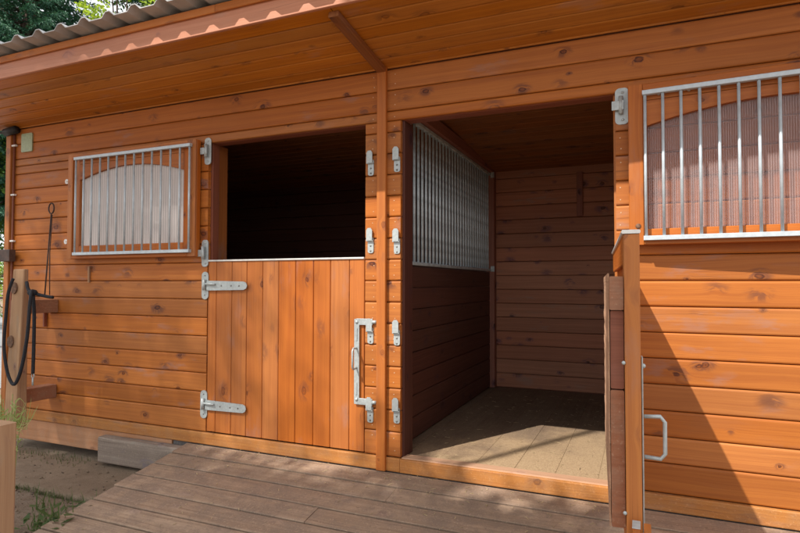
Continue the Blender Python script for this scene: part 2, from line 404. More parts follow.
# jamb linings
s = MB()
s.box(LD[0] - .001, LD[0] + .018, .0305, .10, .0, ZL, .003, 'z'); s.build('door_jamb', M['redtrim'], stable)
s = MB(); s.box(LD[0] - .06, LD[0] + .012, .1005, .20, .0, ZL, .003, 'z'); s.build('door_jamb', M['inner2'], stable)
s = MB(); s.box(RD[0] - .03, RD[0] + .015, .0305, .17, .0, ZL, .003, 'z'); s.build('door_jamb', M['partition'], stable)  # darker boards put this jamb's shade into its colour
s = MB(); s.box(RD[1] - .012, RD[1] + .06, .0305, .15, .0, ZL, .003, 'z'); s.build('door_jamb', M['trim'], stable)
s = MB(); s.box(LD[1] - .012, LD[1] + .06, .0305, .15, .0, ZL, .003, 'z'); s.build('door_jamb', M['redtrim'], stable)
s = MB(); s.box(LD[0], RD[1], .0315, .12, ZL - .0, ZL + .06, .003, 'x'); s.build('lintel', M['redtrim'], stable)
# interior: back wall, partition, ceiling, floor
s = MB()
zb = [.0 + .148 * k for k in range(17)]
for k in range(16):
    s.board(((XL + XR) / 2, YB + .015, zb[k] + .072), XR - XL, .144, .03, bev=.007, seg=2) if False else s.board(((-1.51 + XR) / 2, YB + .015, zb[k] + .072), XR + 1.51, .144, .03, bev=.007, seg=2)
s.build('back_wall', M['backwall'], stable)
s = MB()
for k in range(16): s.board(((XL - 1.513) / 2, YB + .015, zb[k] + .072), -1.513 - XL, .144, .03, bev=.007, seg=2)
s.build('back_wall', M['partition'], stable)  # same back wall; darker material paints in the left stall's shade
s = MB(); s.box(XL, XR, YB + .035, YB + .06, -.2, 2.5); s.build('back_sheathing', M['inner'], stable)
for x in (-.58, -2.86):
    s = MB(); s.box(x - .03, x + .03, YB - .03, YB - .001, 1.78, 2.23, axis='z'); s.build('batten', M['inner'], stable)
s = MB()
y = -.001
def ceilz(y): return 2.465 - .062 * y
yy = .08
while yy < 2.72:
    y1 = yy + .118
    s.board(((XL + XR) / 2, yy + .059, ceilz(yy + .059) + .01), XR - XL, .116, .02, (1, 0, 0), (0, 1, -.062), .005, seg=2)
    yy = y1
s.build('ceiling', M['inner2'], stable)
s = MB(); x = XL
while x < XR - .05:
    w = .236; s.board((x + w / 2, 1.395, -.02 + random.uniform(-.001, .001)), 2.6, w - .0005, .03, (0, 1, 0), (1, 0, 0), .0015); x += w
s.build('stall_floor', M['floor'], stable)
# partition between the two stalls
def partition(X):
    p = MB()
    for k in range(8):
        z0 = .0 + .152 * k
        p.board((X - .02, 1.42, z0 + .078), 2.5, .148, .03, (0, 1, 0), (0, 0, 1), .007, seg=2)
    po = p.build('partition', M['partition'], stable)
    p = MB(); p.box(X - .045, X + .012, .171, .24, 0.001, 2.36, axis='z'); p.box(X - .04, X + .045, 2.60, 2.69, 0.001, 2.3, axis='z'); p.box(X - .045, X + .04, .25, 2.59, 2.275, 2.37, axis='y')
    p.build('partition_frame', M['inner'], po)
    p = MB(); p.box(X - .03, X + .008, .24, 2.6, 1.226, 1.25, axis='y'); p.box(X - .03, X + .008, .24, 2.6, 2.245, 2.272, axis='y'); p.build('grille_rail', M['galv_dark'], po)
    for z in (1.25, 2.25):
        p = MB(); p.box(X + .012, X + .05, 2.585, 2.599, z - .03, z + .03); p.build('bracket', M['galv'], po)
    b0 = MB(); b0.tube([(0, 0, 1.2505), (0, 0, 2.2445)], .0098, 10); b1 = b0.build('grille_bar', M['galv_dark'], po); b1.location = (X - .012, .30, 0)
    k = 1
    while .30 + k * .0805 < 2.58:
        share(b1, 'grille_bar', po, (X - .012, .30 + k * .0805, 0)); k += 1
partition(-1.49)
p = MB()
for k in range(16): p.board((1.3, 1.42, .148 * k + .072), 2.5, .144, .03, (0, 1, 0), (0, 0, 1), .007)
p.build('side_partition', M['inner'], stable)
# soffit
def sz(y): return 2.487 + .15 * (-y)
s = MB(); yy = 0.0; k = 0
while yy > -.66:
    w = .1115
    for a, b_ in ((-5.6, -1.545), (-1.54, XR + .1)):
        s.board(((a + b_) / 2, yy - w / 2, sz(yy - w / 2) + .01), b_ - a, w - .004, .02, (1, 0, 0), (0, -1, .15), .010, seg=3)
    yy -= w; k += 1
s.build('soffit', M['soffit'], stable)
s = MB(); s.box(XL, -1.57, -.014, -.001, 2.4815, 2.497, .002); s.box(-1.503, XR, -.014, -.001, 2.4815, 2.497, .002); s.build('cover_strip', M['soffit'], stable)
s = MB(); s.board((-1.5365, -.328, sz(-.328) - .018), .64, .062, .034, (0, -1, .15), (1, 0, 0), .003); s.build('soffit_beam', M['inner2'], stable)
FY = -.672
s = MB()
s.box(-5.7, -1.2, FY - .022, FY, sz(FY) - .004, sz(FY) + .118, .003); s.box(-1.197, XR + .1, FY - .022, FY, sz(FY) - .004, sz(FY) + .118, .003)
s.build('fascia', M['fascia'], stable)
s = MB(); s.box(-5.7, -2.3, FY - .040, FY - .0225, sz(FY) + .102, sz(FY) + .150, .003); s.box(-2.297, XR + .1, FY - .040, FY - .0225, sz(FY) + .102, sz(FY) + .150, .003)
s.build('fascia_strip', M['trim'], stable)
# corrugated roof sheet
def roof():
    prof = []; P = .219; h = .034; x = -5.85; i = 0
    base = []
    while x < XR + .3:
        base += [(x, 0), (x + .112, 0), (x + .144, h), (x + .178, h), (x + P, 0)][:-1]
        x += P
    pts = base
    rows = [(-.815, 2.758), (-.3, 2.758 - .515 * .04), (3.0, 2.758 - .515 * .04 - 3.3 * .07)]
    mb = MB(); vs = []; n = len(pts)
    for (y, z) in rows:
        for (x, dz) in pts: vs.append((x, y, z + dz))
    for (y, z) in rows:
        for (x, dz) in pts: vs.append((x, y, z + dz + .006))
    fs = []; o = 3 * n
    for r_ in range(2):
        for k in range(n - 1):
            fs.append((r_ * n + k, (r_ + 1) * n + k, (r_ + 1) * n + k + 1, r_ * n + k + 1))
            fs.append((o + r_ * n + k, o + r_ * n + k + 1, o + (r_ + 1) * n + k + 1, o + (r_ + 1) * n + k))
    for k in range(n - 1): fs.append((k, k + 1, o + k + 1, o + k))
    mb.add(vs, fs)
    return mb.build('roof_sheet', M['sheet'], stable)
roof()
s = MB(); s.box(-5.6, XR + .1, FY + .001, 3.0, 2.6, 2.63, axis='x')
rb = s.build('roof_deck', M['inner'], stable)

# lower stable door, left (closed)
def plate(mb, cx, cz, w, h, y0, y1, r=None): mb.prism(rrect(w, h, r), XA, ZA, (cx, 0, cz), -y0, -y1)
def lower_door(parent, X0, X1, ws=None):
    """closed door in the wall plane; returns the door part"""
    W = X1 - X0
    edges = [0, .079, .221, .355, .494, .629, .769, .913, 1.045, 1.188, W]
    d = MB()
    for a, b_ in zip(edges[:-1], edges[1:]):
        d.board((X0 + (a + b_) / 2, .016, .632), 1.244, b_ - a - .0025, .03, (0, 0, 1), (1, 0, 0), .007, None, 3)
    door = d.build('stable_door', M['door'], parent)
    d = MB(); d.box(X0 + .002, X1 - .002, -.008, .055, 1.255, 1.268, .003); d.build('top_cap', M['cap'], door)
    return door
ld = lower_door(stable, LD[0] + .006, LD[1] - .006)
ld['label'] = 'closed lower half door of vertical boards'
def strap(parent, zc, x0=-2.988, length=.37):
    h = MB()
    plate(h, x0, zc, .062, .205, -.001, -.008)
    h.prism([(0, -.032), (0, .032), (.02, .036), (length - .03, .03), (length - .008, .02), (length, 0), (length - .008, -.02), (length - .03, -.03), (.02, -.036)], XA, ZA, (x0 + .02, 0, zc), .010, .0165)
    h.tube([(x0 + .004, -.022, zc - .035), (x0 + .004, -.022, zc + .045)], .0125, 10)
    h.tube([(x0 + .01, -.022, zc + .012), (x0 + .11, -.028, zc + .010)], .008, 8)
    q = MB()
    for dx in (.16, .25, .32): q.ball((x0 + dx, -.0170, zc), .007, 8, (1, .5, 1))
    for dz in (-.07, .075): q.ball((x0, -.0085, zc + dz), .0065, 8, (1, .5, 1))
    q.build('screws', M['screwdark'], parent)
    return h.build('strap_hinge', M['galv'], parent)
strap(ld, 1.078); strap(ld, .203)
# long latch bar on left door
def latch(xb, y0=-.002):
    h = MB(); zt, zb_ = .865, .315
    plate(h, xb, (zt + zb_) / 2, .036, zt - zb_, y0 - .008, y0 - .014, .005)
    for zz in (zt - .018, zb_ + .018):
        h.board((xb + .055, y0 - .010, zz), .115, .042, .007, bev=.002)
        h.tube([(xb + .11, y0 - .008, zz), (xb + .139, y0 - .008, zz)], .012, 8)
    for zz in (zt - .02, zb_ + .03): h.ball((xb, y0 - .015, zz), .012, 8, (1, .6, 1))
    for zz in (zt - .1, zb_ + .1): h.board((xb, y0 - .0165, zz), .08, .009, .003, (0, 0, 1), (1, 0, 0), .001)
    z1, z2 = .675, .548; yo = y0 - .014
    h.tube([(xb, yo, z1), (xb, yo - .045, z1 + .003), (xb, yo - .058, z1 - .012), (xb, yo - .058, z2 + .012), (xb, yo - .045, z2 - .003), (xb, yo, z2)], .0065, 8)
    return h
latch(-1.715).build('latch_bar', M['galv'], ld)
# keeps on the jambs
def keep(x, zc, h=.16, sgn=-1, w=.042):
    k = MB()
    plate(k, x, zc - .03, w, h - .06, -.0015, -.006, .014)
    k.prism([(-w / 2, 0), (w / 2, 0), (w / 2, .07), (w / 4, .085), (-w / 4, .085), (-w / 2, .07)], XA, ZA, (x + sgn * .006, 0, zc - .005), .012, .018)
    k.prism([(0.0055, -.012), (.0055 + .02, 0), (.0055 + .02, .006), (.0055, 0)], (0, -1, 0), ZA, (x - w / 2, 0, zc - .006), 0, -w) if False else None
    k.board((x, -.0095, zc - .004), w * .95, .006, .017, (1, 0, 0), (0, 0, 1), .001)
    kk = k.build('latch_keep', M['galv'], stable); q = MB()
    for dz in (-.035, -.068): q.ball((x, -.0065, zc + dz), .0065, 8, (1, .5, 1))
    q.build('screws', M['screwdark'], kk); return kk
for z in (1.88, 1.375, .79, .285): keep(-1.621, z, .165)
for z in (1.888, 1.365, .785, .295): keep(-1.435, z, .16)
# top half doors, open flat against the wall
def topdoor(X0, X1, Z0, Z1, wx0, wx1, wz0, side, peak, gx0, gx1, gz0, gz1, barx, glz, label, stile):
    yb, yf = -.012, -.052
    leaf = MB()
    def arch(x):
        t = (x - (wx0 + wx1) / 2) / ((wx1 - wx0) / 2); return side + (peak - side) * (1 - t * t)
    n = 36; xs = [wx0 + (wx1 - wx0) * i / n for i in range(n + 1)]
    def quadbox(x0, x1, z0a, z0b, z1a, z1b, uo, rnd):
        v = [(x0, yf, z0a), (x1, yf, z0b), (x1, yf, z1b), (x0, yf, z1a), (x0, yb, z0a), (x1, yb, z0b), (x1, yb, z1b), (x0, yb, z1a)]
        f = [(0, 1, 2, 3), (5, 4, 7, 6), (4, 5, 1, 0), (3, 2, 6, 7)]
        uvs = [[(v[k][0] + uo, v[k][2] + uo) for k in ff] for ff in f]
        leaf.add(v, f, uvs, rnd)
    split = Z1 - .085
    for a, b_ in zip(xs[:-1], xs[1:]):
        quadbox(a, b_, arch(a), arch(b_), split - .002, split - .002, 0, .55)
    r_ = .35
    leaf.board(((wx0 + wx1) / 2, (yb + yf) / 2, (split + Z1) / 2), wx1 - wx0, Z1 - split - .002, yb - yf, bev=.003, rnd=.4)
    leaf.board(((wx0 + wx1) / 2, (yb + yf) / 2, (Z0 + wz0) / 2), wx1 - wx0, wz0 - Z0, yb - yf, bev=.003, rnd=.7)
    leaf.board(((X0 + wx0) / 2, (yb + yf) / 2, (Z0 + Z1) / 2), Z1 - Z0, wx0 - X0 - .001, yb - yf, (0, 0, 1), (1, 0, 0), .003, .5)
    leaf.board(((X1 + wx1) / 2, (yb + yf) / 2, (Z0 + Z1) / 2), Z1 - Z0, X1 - wx1 - .001, yb - yf, (0, 0, 1), (1, 0, 0), .003, .6)
    top = leaf.build('top_door', M['door'], stable); top['label'] = label
    fr = MB()
    a, b_ = stile
    fr.board((X0 + a / 2, -.060, (Z0 + Z1) / 2), Z1 - Z0, a, .015, (0, 0, 1), (1, 0, 0), .003)
    fr.board((X1 - b_ / 2, -.060, (Z0 + Z1) / 2), Z1 - Z0, b_, .015, (0, 0, 1), (1, 0, 0), .003)
    fr.board(((X0 + a + X1 - b_) / 2, -.060, Z1 - .0175), X1 - X0 - a - b_ - .002, .035, .015, bev=.003)
    fr.board(((X0 + a + X1 - b_) / 2, -.060, Z0 + .0125), X1 - X0 - a - b_ - .002, .025, .015, bev=.003)
    fr.build('frame', M['trim'], top)
    gz = MB()
    n = 24; P = [(wx1 - .001, wz0 + .001), ] ; top_pts = [(wx0 + .001 + (wx1 - wx0 - .002) * i / n) for i in range(n + 1)]
    poly = [(wx0 + .001, wz0 + .001), (wx1 - .001, wz0 + .001)] + [(x, arch(x) - .001) for x in reversed(top_pts)]
    gz.prism(poly, XA, ZA, (0, 0, 0), .020, .030)
    gz.build('glazing', glz, top)
    rl = MB()
    rl.box(gx0 - .012, gx1 + .012, -.098, -.069, gz1 - .024, gz1, .002); rl.build('grille_rail', M['galv_bar'], top)
    rl = MB(); rl.box(gx0 - .012, gx1 + .012, -.098, -.069, gz0, gz0 + .024, .002); rl.build('grille_rail', M['galv_bar'], top)
    b0 = MB(); b0.tube([(0, 0, gz0 + .0245), (0, 0, gz1 - .0245)], .0078, 10); b1 = b0.build('grille_bar', M['galv_bar'], top)
    b1.location = (barx[0], -.084, 0)
    for x in barx[1:]: share(b1, 'grille_bar', top, (x, -.084, 0))
    return top
bx = [-4.292 + .0934 * k for k in range(14)]
tl = topdoor(-4.41, -3.035, 1.295, 2.165, -4.285, -3.165, 1.402, 1.948, 2.035, bx[0], bx[-1], 1.322, 2.132, bx, M['glz1'], 'open top half door with milky ribbed window', (.055, .075))
bx = [.021 + .0848 * k for k in range(15)]
tr = topdoor(-.063, 1.29, 1.302, 2.152, .028, 1.2, 1.385, 1.932, 2.014, bx[0], bx[-1], 1.322, 2.110, bx, M['glz2'], 'open top half door with clear ribbed window', (.073, .073))
hm = Matrix.Translation((-.06, -.05, 0)) @ Matrix.Rotation(R(-3.2), 4, 'Z') @ Matrix.Translation((.06, .05, 0)); tr.matrix_basis = hm
# hinges for top doors
def tophinge(x, zc, par, h=.2, w=.06):
    k = MB(); plate(k, x, zc, w, h, -.001, -.008, .024)
    k.tube([(x - .004, -.024, zc - .045), (x - .004, -.024, zc + .05)], .0125, 10)
    k.board((x - .02, -.030, zc), .06, .05, .006, bev=.001)
    for dz in (-.075, .075): k.ball((x + .004, -.009, zc + dz), .008, 8, (1, .5, 1))
    return k.build('hinge', M['galv'], par)
tophinge(-2.975, 2.08, tl); tophinge(-2.992, 1.318, tl)
tophinge(-.098, 2.066, tr, .2, .07)
# white turn buttons left of the top door, screws at the other one
for z in (1.957, 1.446):
    k = MB(); k.prism(rrect(.042, .042), XA, ZA, (-4.492, 0, z), .002, .018); k.tube([(-4.48, -.022, z), (-4.425, -.045, z)], .007, 8); k.build('door_button', M['white'], tl)
k = MB(); k.ball((-.018, -.069, 1.40), .014, 10, (1, .4, 1)); k.build('bolt_head', M['plug'], tr)
for x in (.088, .228):
    k = MB(); k.ball((x, -.058, 2.092), .009, 8); k.build('screw', M['galv'], tr)

# right lower door: swung open, seen along its edge.  local axis: along -Y
hinge = Vector((-.148, -.03, 0)); ang = math.atan2(-1.35, .093)
dirv = Vector((math.cos(ang), math.sin(ang), 0)); nor = Vector((-dirv.y, dirv.x, 0))   # nor points +X (outer face)
if nor.x < 0: nor = -nor
WD = 1.352
def dp(l, n, z): return hinge + dirv * l + nor * n + Vector((0, 0, z))
d = MB(); e = [0, .13, .27, .41, .55, .69, .83, .97, 1.11, 1.24]
for a, b_ in zip(e[:-1], e[1:]): d.board(dp((a + b_) / 2, .033, .632), 1.244, b_ - a - .002, .022, (0, 0, 1), dirv, .004, None, 2)
rd = d.build('stable_door', M['door'], stable); rd['label'] = 'open lower half door swung outward over the ramp'
d = MB(); d.board(dp(1.297, .024, .632), 1.244, .105, .046, (0, 0, 1), dirv, .003); d.build('end_stile', M['trim'], rd)
d = MB(); d.board(dp(.62, .011, 1.21), 1.23, .1, .02, dirv, (0, 0, 1), .003); d.build('top_ledge', M['door'], rd)
d = MB(); d.board(dp(.675, .022, 1.262), 1.352, .012, .056, dirv, (0, 0, 1), .003); d.build('top_cap', M['cap'], rd)
# inner lining ending short of the door edge
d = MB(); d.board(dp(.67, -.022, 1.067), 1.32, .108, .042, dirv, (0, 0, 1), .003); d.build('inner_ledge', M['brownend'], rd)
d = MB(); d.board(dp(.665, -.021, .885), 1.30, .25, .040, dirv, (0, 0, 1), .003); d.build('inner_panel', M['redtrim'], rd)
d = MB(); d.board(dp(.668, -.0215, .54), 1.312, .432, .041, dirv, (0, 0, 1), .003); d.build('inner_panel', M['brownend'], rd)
d = MB(); zz = .325
while zz < 1.118:
    e = 1.318 + .010 * mn.noise((zz * 14, 1, 2)) + .004 * mn.noise((zz * 60, 3, 2)); th = .004 + .0035 * mn.noise((zz * 22, 8, 2))
    d.board(dp(e / 2, -.0435 - th / 2, zz + .0065), e, .0133, max(.001, th), dirv, (0, 0, 1), .0006, rnd=.4, jit=False); zz += .013
d.build('chewed_face', M['chewed'], rd)
h = MB()
l0 = 1.30; zt, zb_ = .865, .1
h.board(dp(l0, .053, (zt + zb_) / 2), zt - zb_, .034, .0045, (0, 0, 1), dirv, .001)
z1, z2 = .675, .548
h.tube([dp(l0, .058, z1), dp(l0, .105, z1 + .003), dp(l0, .118, z1 - .014), dp(l0, .118, z2 + .014), dp(l0, .105, z2 - .003), dp(l0, .058, z2)], .0065, 8)
h.ball(dp(l0, .057, zt - .03), .008, 8)
h.build('latch_bar', M['galv'], rd)
for z in (.848, .38):
    k = MB(); k.ball(dp(1.347, -.003, z), .0065, 8); k.build('bolt_head', M['galv'], rd)

# corner trim, cable and clips
s = MB(); s.box(-5.285, -5.2215, -.03, .04, -.3, 2.44, .004, 'z'); s.build('corner_post', M['trim'], stable)
s = MB(); s.tube([(-5.27, -.045, 2.45), (-5.12, -.045, 2.462)], .035, 12); s.tube([(-5.42, -.03, 2.46), (-5.27, -.04, 2.455)], .012, 8)
s.build('cable_gland', M['black'], stable)
s = MB(); s.tube([(-5.195, -.013, 2.44), (-5.196, -.013, 1.4), (-5.195, -.013, 0), (-5.196, -.013, -.25)], .009, 8); s.build('cable', M['redtrim'], stable)
for z in (2.33, 1.885, 1.47):
    s = MB(); s.box(-5.215, -5.165, -.026, -.004, z - .008, z + .008); s.build('cable_clip', M['white'], stable)
s = MB(); s.box(-5.26, -5.12, -.085, -.031, 1.285, 1.39, .006, seg=2); s.build('junction_box', M['darkbox'], stable)
s = MB(); s.box(-4.218, -4.206, -.018, -.0015, 1.10, 1.232, .002, 'z'); tag(s.build('wooden_peg', M['raw'], None), 'thin pale upright strip of wood on cladding under barred window', 'wood strip')
s = MB(); plate(s, -5.03, 2.345, .145, .165, -.002, -.012, .012); tag(s.build('wall_plaque', M['plaque'], None), 'blank pale green plaque on cladding high beside left corner', 'plaque')

# ------------------------------------------------------------------ ramp
ramp = thing('wooden_ramp', 'low sloping ramp of dirty weathered planks leading to stall doorways', 'ramp', (-1.2, -1, -.3))
RI = Matrix.Translation((1.2, 1, .3))
def rz(y): return -.088 - .165 * (-y)
s = MB(); k = 0; y = -.013
while y > -2.3:
    w = .1605; yc = y - w / 2
    xe = -3.12 + random.uniform(-.012, .012)
    cut = [xe] + ([random.choice([-1.7, -1.1, -.5, -2.0])] if k % 2 else []) + [.9]
    if k == 1: cut = [xe, -1.36, .9]
    for a, b_ in zip(cut[:-1], cut[1:]):
        s.board(((a + b_) / 2 + 1.2, yc + 1, rz(yc) - .016 + .3 + random.uniform(-.002, .002)), b_ - a - .003, w - random.uniform(.006, .013), .032, (1, 0, 0), (0, -1, -.155), .004, None, 2)
    y -= w; k += 1
s.build('deck', M['ramp'], ramp)
for x in (-3.05, -1.9, -.7, .7):
    s = MB(); s.board((x + 1.2, -1.15 + 1, rz(-1.15) - .08 + .3), 2.2, .06, .09, (0, -1, -.155), (1, 0, 0), .004); s.build('stringer', M['grey_beam'], ramp)

# ------------------------------------------------------------------ loose beam, posts
s = MB(); s.board((-3.44, -.045, -.218), 1.06, .2, .085, (1, .015, .0), (0, 0, 1), .014, None, 3)
tag(s.build('timber_beam', M['grey_beam'], None), 'short grey weathered beam lying against plinth beside ramp', 'beam')
post = thing('hitching_post', 'thick pale timber post with two round plugs bracketed in front of left wall', 'post', (-4.56, -.42, -.04))
s = MB()
def pv(x, y, z): return (x + 4.56, y + .42, z + .04)
P8 = [(-4.60, -.43, -.03), (-4.462, -.43, -.03), (-4.462, -.335, -.03), (-4.60, -.335, -.03), (-4.612, -.372, 1.205), (-4.475, -.372, 1.205), (-4.475, -.335, 1.205), (-4.612, -.335, 1.205)]
F8 = [(0, 1, 5, 4), (1, 2, 6, 5), (2, 3, 7, 6), (3, 0, 4, 7), (4, 5, 6, 7), (3, 2, 1, 0)]
s.add([pv(*q) for q in P8], F8, [[(P8[k][2], P8[k][0] + P8[k][1]) for k in f] for f in F8], .3)
tb = s.build('timber', M['raw'], post)
bv = tb.modifiers.new('bevel', 'BEVEL'); bv.width = .008; bv.segments = 2
for z0 in (.94, .22):
    s = MB(); s.board((-.085, .254, z0), .325, .11, .11, (0, 1, 0), (1, 0, 0), .004); s.build('bracket_block', M['brownend'], post)
for z0, r_, yy in ((1.095, .040, .0), (.675, .040, -.018)):
    s = MB(); s.prism([(r_ * .9 * math.cos(k * .524), r_ * 1.15 * math.sin(k * .524)) for k in range(12)], XA, ZA, (-.012, 0, z0), -.0435 - yy, -.028 - yy); s.build('plug', M['plug'], post)
s = MB(); s.board((-1.78 - .075, -2.2, .10), 1.13, .13, .12, (0, 0, 1), (1, 0, 0), .006, None, 2)
tag(s.build('timber_post', M['raw'], None), 'short square stained post standing at bottom left beside ramp', 'post')
stake = thing('door_stake', 'short timber stake with metal plate at foot of open lower door', 'stake', (-.011, -1.43, -.35))
s = MB(); s.board((-.014, 0, .36), .72, .022, .05, (0, 0, 1), (1, 0, 0), .002); s.build('timber', M['trim'], stake)
s = MB(); s.board((.016, .0, .36), .72, .02, .05, (0, 0, 1), (1, 0, 0), .002); s.build('timber', M['trim'], stake)
s = MB(); s.box(-.026, -.003, -.03, .03, .7205, .7225, .0005); s.build('metal_plate', M['galv'], stake)

# ropes and tool
def catmull(P, n=8):
    P = [Vector(p) for p in P]; out = []
    for i in range(len(P) - 1):
        p0 = P[max(i - 1, 0)]; p1 = P[i]; p2 = P[i + 1]; p3 = P[min(i + 2, len(P) - 1)]
        for k in range(n):
            t = k / n; out.append(.5 * ((2 * p1) + (p2 - p0) * t + (2 * p0 - 5 * p1 + 4 * p2 - p3) * t * t + (3 * p1 - p0 - 3 * p2 + p3) * t ** 3))
    out.append(P[-1]); return out
rope = thing('lead_rope', 'black lead rope hung in a long loop over timber post by left wall', 'rope', (-4.47, -.43, 1.03))
o = Vector((-4.47, -.43, 1.03))
def rp(L): return [Vector(p) - o for p in L]
s = MB(); s.tube(catmull(rp([(-4.40, -.34, 1.02), (-4.31, -.42, 1.03), (-4.275, -.455, .93), (-4.30, -.455, .68), (-4.36, -.455, .44), (-4.43, -.46, .32), (-4.51, -.46, .40), (-4.56, -.46, .60), (-4.545, -.46, .85), (-4.53, -.455, 1.02), (-4.50, -.44, 1.13)])), .0125, 8)
s.build('loop', M['rope'], rope)
s = MB(); s.tube(catmull(rp([(-4.36, -.36, 1.03), (-4.32, -.40, 1.0), (-4.305, -.40, .85), (-4.303, -.40, .6), (-4.306, -.40, .40)])), .0125, 8); s.build('tail', M['rope'], rope)
s = MB(); s.tube(catmull(rp([(-4.46, -.36, 1.10), (-4.36, -.40, 1.03), (-4.25, -.36, .995), (-4.18, -.34, .985)])), .013, 8); s.ball(Vector((-4.33, -.40, 1.02)) - o, .035, 8, (1.2, 1, .8)); s.build('knot', M['rope'], rope)
s = MB(); s.tube([Vector((-4.306, -.40, .385)) - o + Vector((.014 * math.sin(t * .628), 0, .02 * math.cos(t * .628))) for t in range(10)], .004, 6, True)
s.tube(rp([(-4.306, -.40, .365), (-4.306, -.40, .31)]), .007, 8); s.build('snap_hook', M['galv'], rope)
tool = thing('wire_tool', 'thin dark metal rod with ring top leaning on cladding left of barred window', 'rod', (-4.42, -.24, 1.0))
s = MB(); top = Vector((-4.66, -.03, 1.69)) - Vector((-4.42, -.24, 1.0))
s.tube([(0, 0, 0), (top.x * .5, top.y * .5, top.z * .5), tuple(top)], .0055, 8); s.tube([(.03, .02, 0), (top.x * .5 + .02, top.y * .5, top.z * .5), (top.x + .012, top.y, top.z - .01)], .004, 6); s.build('shaft', M['brown_metal'], tool)
s = MB(); s.tube([top + Vector((.034 * math.sin(t * .449), 0, .045 + .045 * math.cos(t * .449))) for t in range(14)], .006, 8, True); s.build('ring', M['brown_metal'], tool)
s = MB(); s.box(-4.745, -4.725, -.03, -.002, .72, .86, .003, 'z'); tag(s.build('wood_sliver', M['redtrim'], None), 'small dark wood sliver fixed to wall below upper bracket of timber post', 'wood strip')

# ------------------------------------------------------------------ ground
def sheetmesh(x0, x1, y0, y1, nx, ny, zf):
    mb = MB(); vs = []
    for j in range(ny + 1):
        for i in range(nx + 1):
            x = x0 + (x1 - x0) * i / nx; y = y0 + (y1 - y0) * j / ny; vs.append((x, y, zf(x, y)))
    fs = [(j * (nx + 1) + i, j * (nx + 1) + i + 1, (j + 1) * (nx + 1) + i + 1, (j + 1) * (nx + 1) + i) for j in range(ny) for i in range(nx)]
    mb.add(vs, fs, None, .5, True); return mb
def gz_(x, y):
    near = math.exp(-((x + 3.5) ** 2 + (y + 1) ** 2) / 60)
    return -.375 + near * (.018 * mn.noise((x * 1.7, y * 1.7, 0)) + .006 * mn.noise((x * 9, y * 9, 4)))
big = sheetmesh(-9, 3, -6, 3, 200, 150, gz_)
vs = [(-300, -300, -.376), (300, -300, -.376), (300, 300, -.376), (-300, 300, -.376), (-9, -6, -.376), (3, -6, -.376), (3, 3, -.376), (-9, 3, -.376)]
big.add(vs, [(0, 1, 5, 4), (1, 2, 6, 5), (2, 3, 7, 6), (3, 0, 4, 7)], None, .5)
big.build('ground', M['earth'], None, 'structure')
# raised sandy strip along the wall with an uneven front edge
def edge_y(x): return -.60 - .03 * (x + 4) + .03 * mn.noise((x * 2.5, 0, 0)) + .012 * mn.noise((x * 11, 3, 0))
mb = MB(); vs = []; nx = 160; x0, x1 = -8.5, -2.6
for i in range(nx + 1):
    x = x0 + (x1 - x0) * i / nx; e_ = edge_y(x); q = .004 * mn.noise((x * 6, 0, 9))
    vs += [(x, .3, -.345), (x, -.2, -.343 + q), (x, e_ + .05, -.34 + q), (x, e_ + .012, -.344), (x, e_, -.353), (x, e_ - .004, -.42)]
fs = [(i * 6 + k, i * 6 + k + 1, (i + 1) * 6 + k + 1, (i + 1) * 6 + k) for i in range(nx) for k in range(5)]
mb.add(vs, fs, None, .5, True); mb.build('path', M['slab'], None, 'structure')
mb = sheetmesh(-40, -8.2, 0.5, 14, 4, 4, lambda x, y: -.366); mb.build('road', M['road'], None, 'structure')
# pebbles
mb = MB()
for k in range(420):
    x = random.uniform(-5.6, -2.7); y = random.uniform(-2.2, -.1); r_ = random.choice([.004, .006, .008, .012])
    z = -.341 if y > edge_y(x) else gz_(x, y)
    mb.ball((x, y, z + r_ * .3), r_, 6, (1, .8, .6))
tag(mb.build('gravel', M['slab'], None), None, None, None, 'stuff')

mb = MB()
for k in range(330):
    x = random.uniform(-5.4, -3.0); y = random.uniform(-2.0, -.08); r_ = random.uniform(.003, .009)
    if random.random() < .4: y = edge_y(x) - abs(random.gauss(0, .03))
    z = -.341 if y > edge_y(x) else gz_(x, y)
    mb.ball((x, y, z + r_ * .25), r_, 5, (1.6, .8, .45))
tag(mb.build('bark_crumbs', M['bark'], None), None, None, None, 'stuff')

# ------------------------------------------------------------------ small plants
def blade(mb, base, h, lean, w, n=4):
    a = random.uniform(0, 6.28); dx, dy = math.cos(a), math.sin(a); L = []
    for i in range(n + 1):
        t = i / n; c = Vector(base) + Vector((dx * lean * t * t, dy * lean * t * t, h * (t - .25 * lean / max(h, .01) * t * t)))
        ww = w * (1 - t) ** .7; L += [c + Vector((-dy * ww, dx * ww, 0)), c - Vector((-dy * ww, dx * ww, 0))]
    mb.add(L, [(2 * i, 2 * i + 1, 2 * i + 3, 2 * i + 2) for i in range(n)])
def weed(x, y, z, s_, label, nb=26, leafy=True):
    mb = MB()
    for k in range(nb): blade(mb, (random.gauss(0, .02 * s_ * 4), random.gauss(0, .02 * s_ * 4), 0), random.uniform(.3, 1) * s_ * .5, random.uniform(.1, .6) * s_ * .5, .004)
    if leafy:
        for k in range(nb * 3):
            c = Vector((random.gauss(0, .16 * s_), random.gauss(0, .16 * s_), abs(random.gauss(.08, .09)) * s_)); a = random.uniform(0, 6.28); l = random.uniform(.03, .06) * s_ * 1.5; w = l * .35
            d1 = Vector((math.cos(a), math.sin(a), random.uniform(-.2, .6))).normalized() * l; d2 = d1.cross(Vector((0, 0, 1))).normalized() * w
            mb.add([c - d1, c + d2, c + d1, c - d2], [(0, 1, 2, 3)])
    o = mb.build('weed', M['weed'], None); o.location = (x, y, z); return tag(o, label, 'weed', 'weeds growing by the ramp')
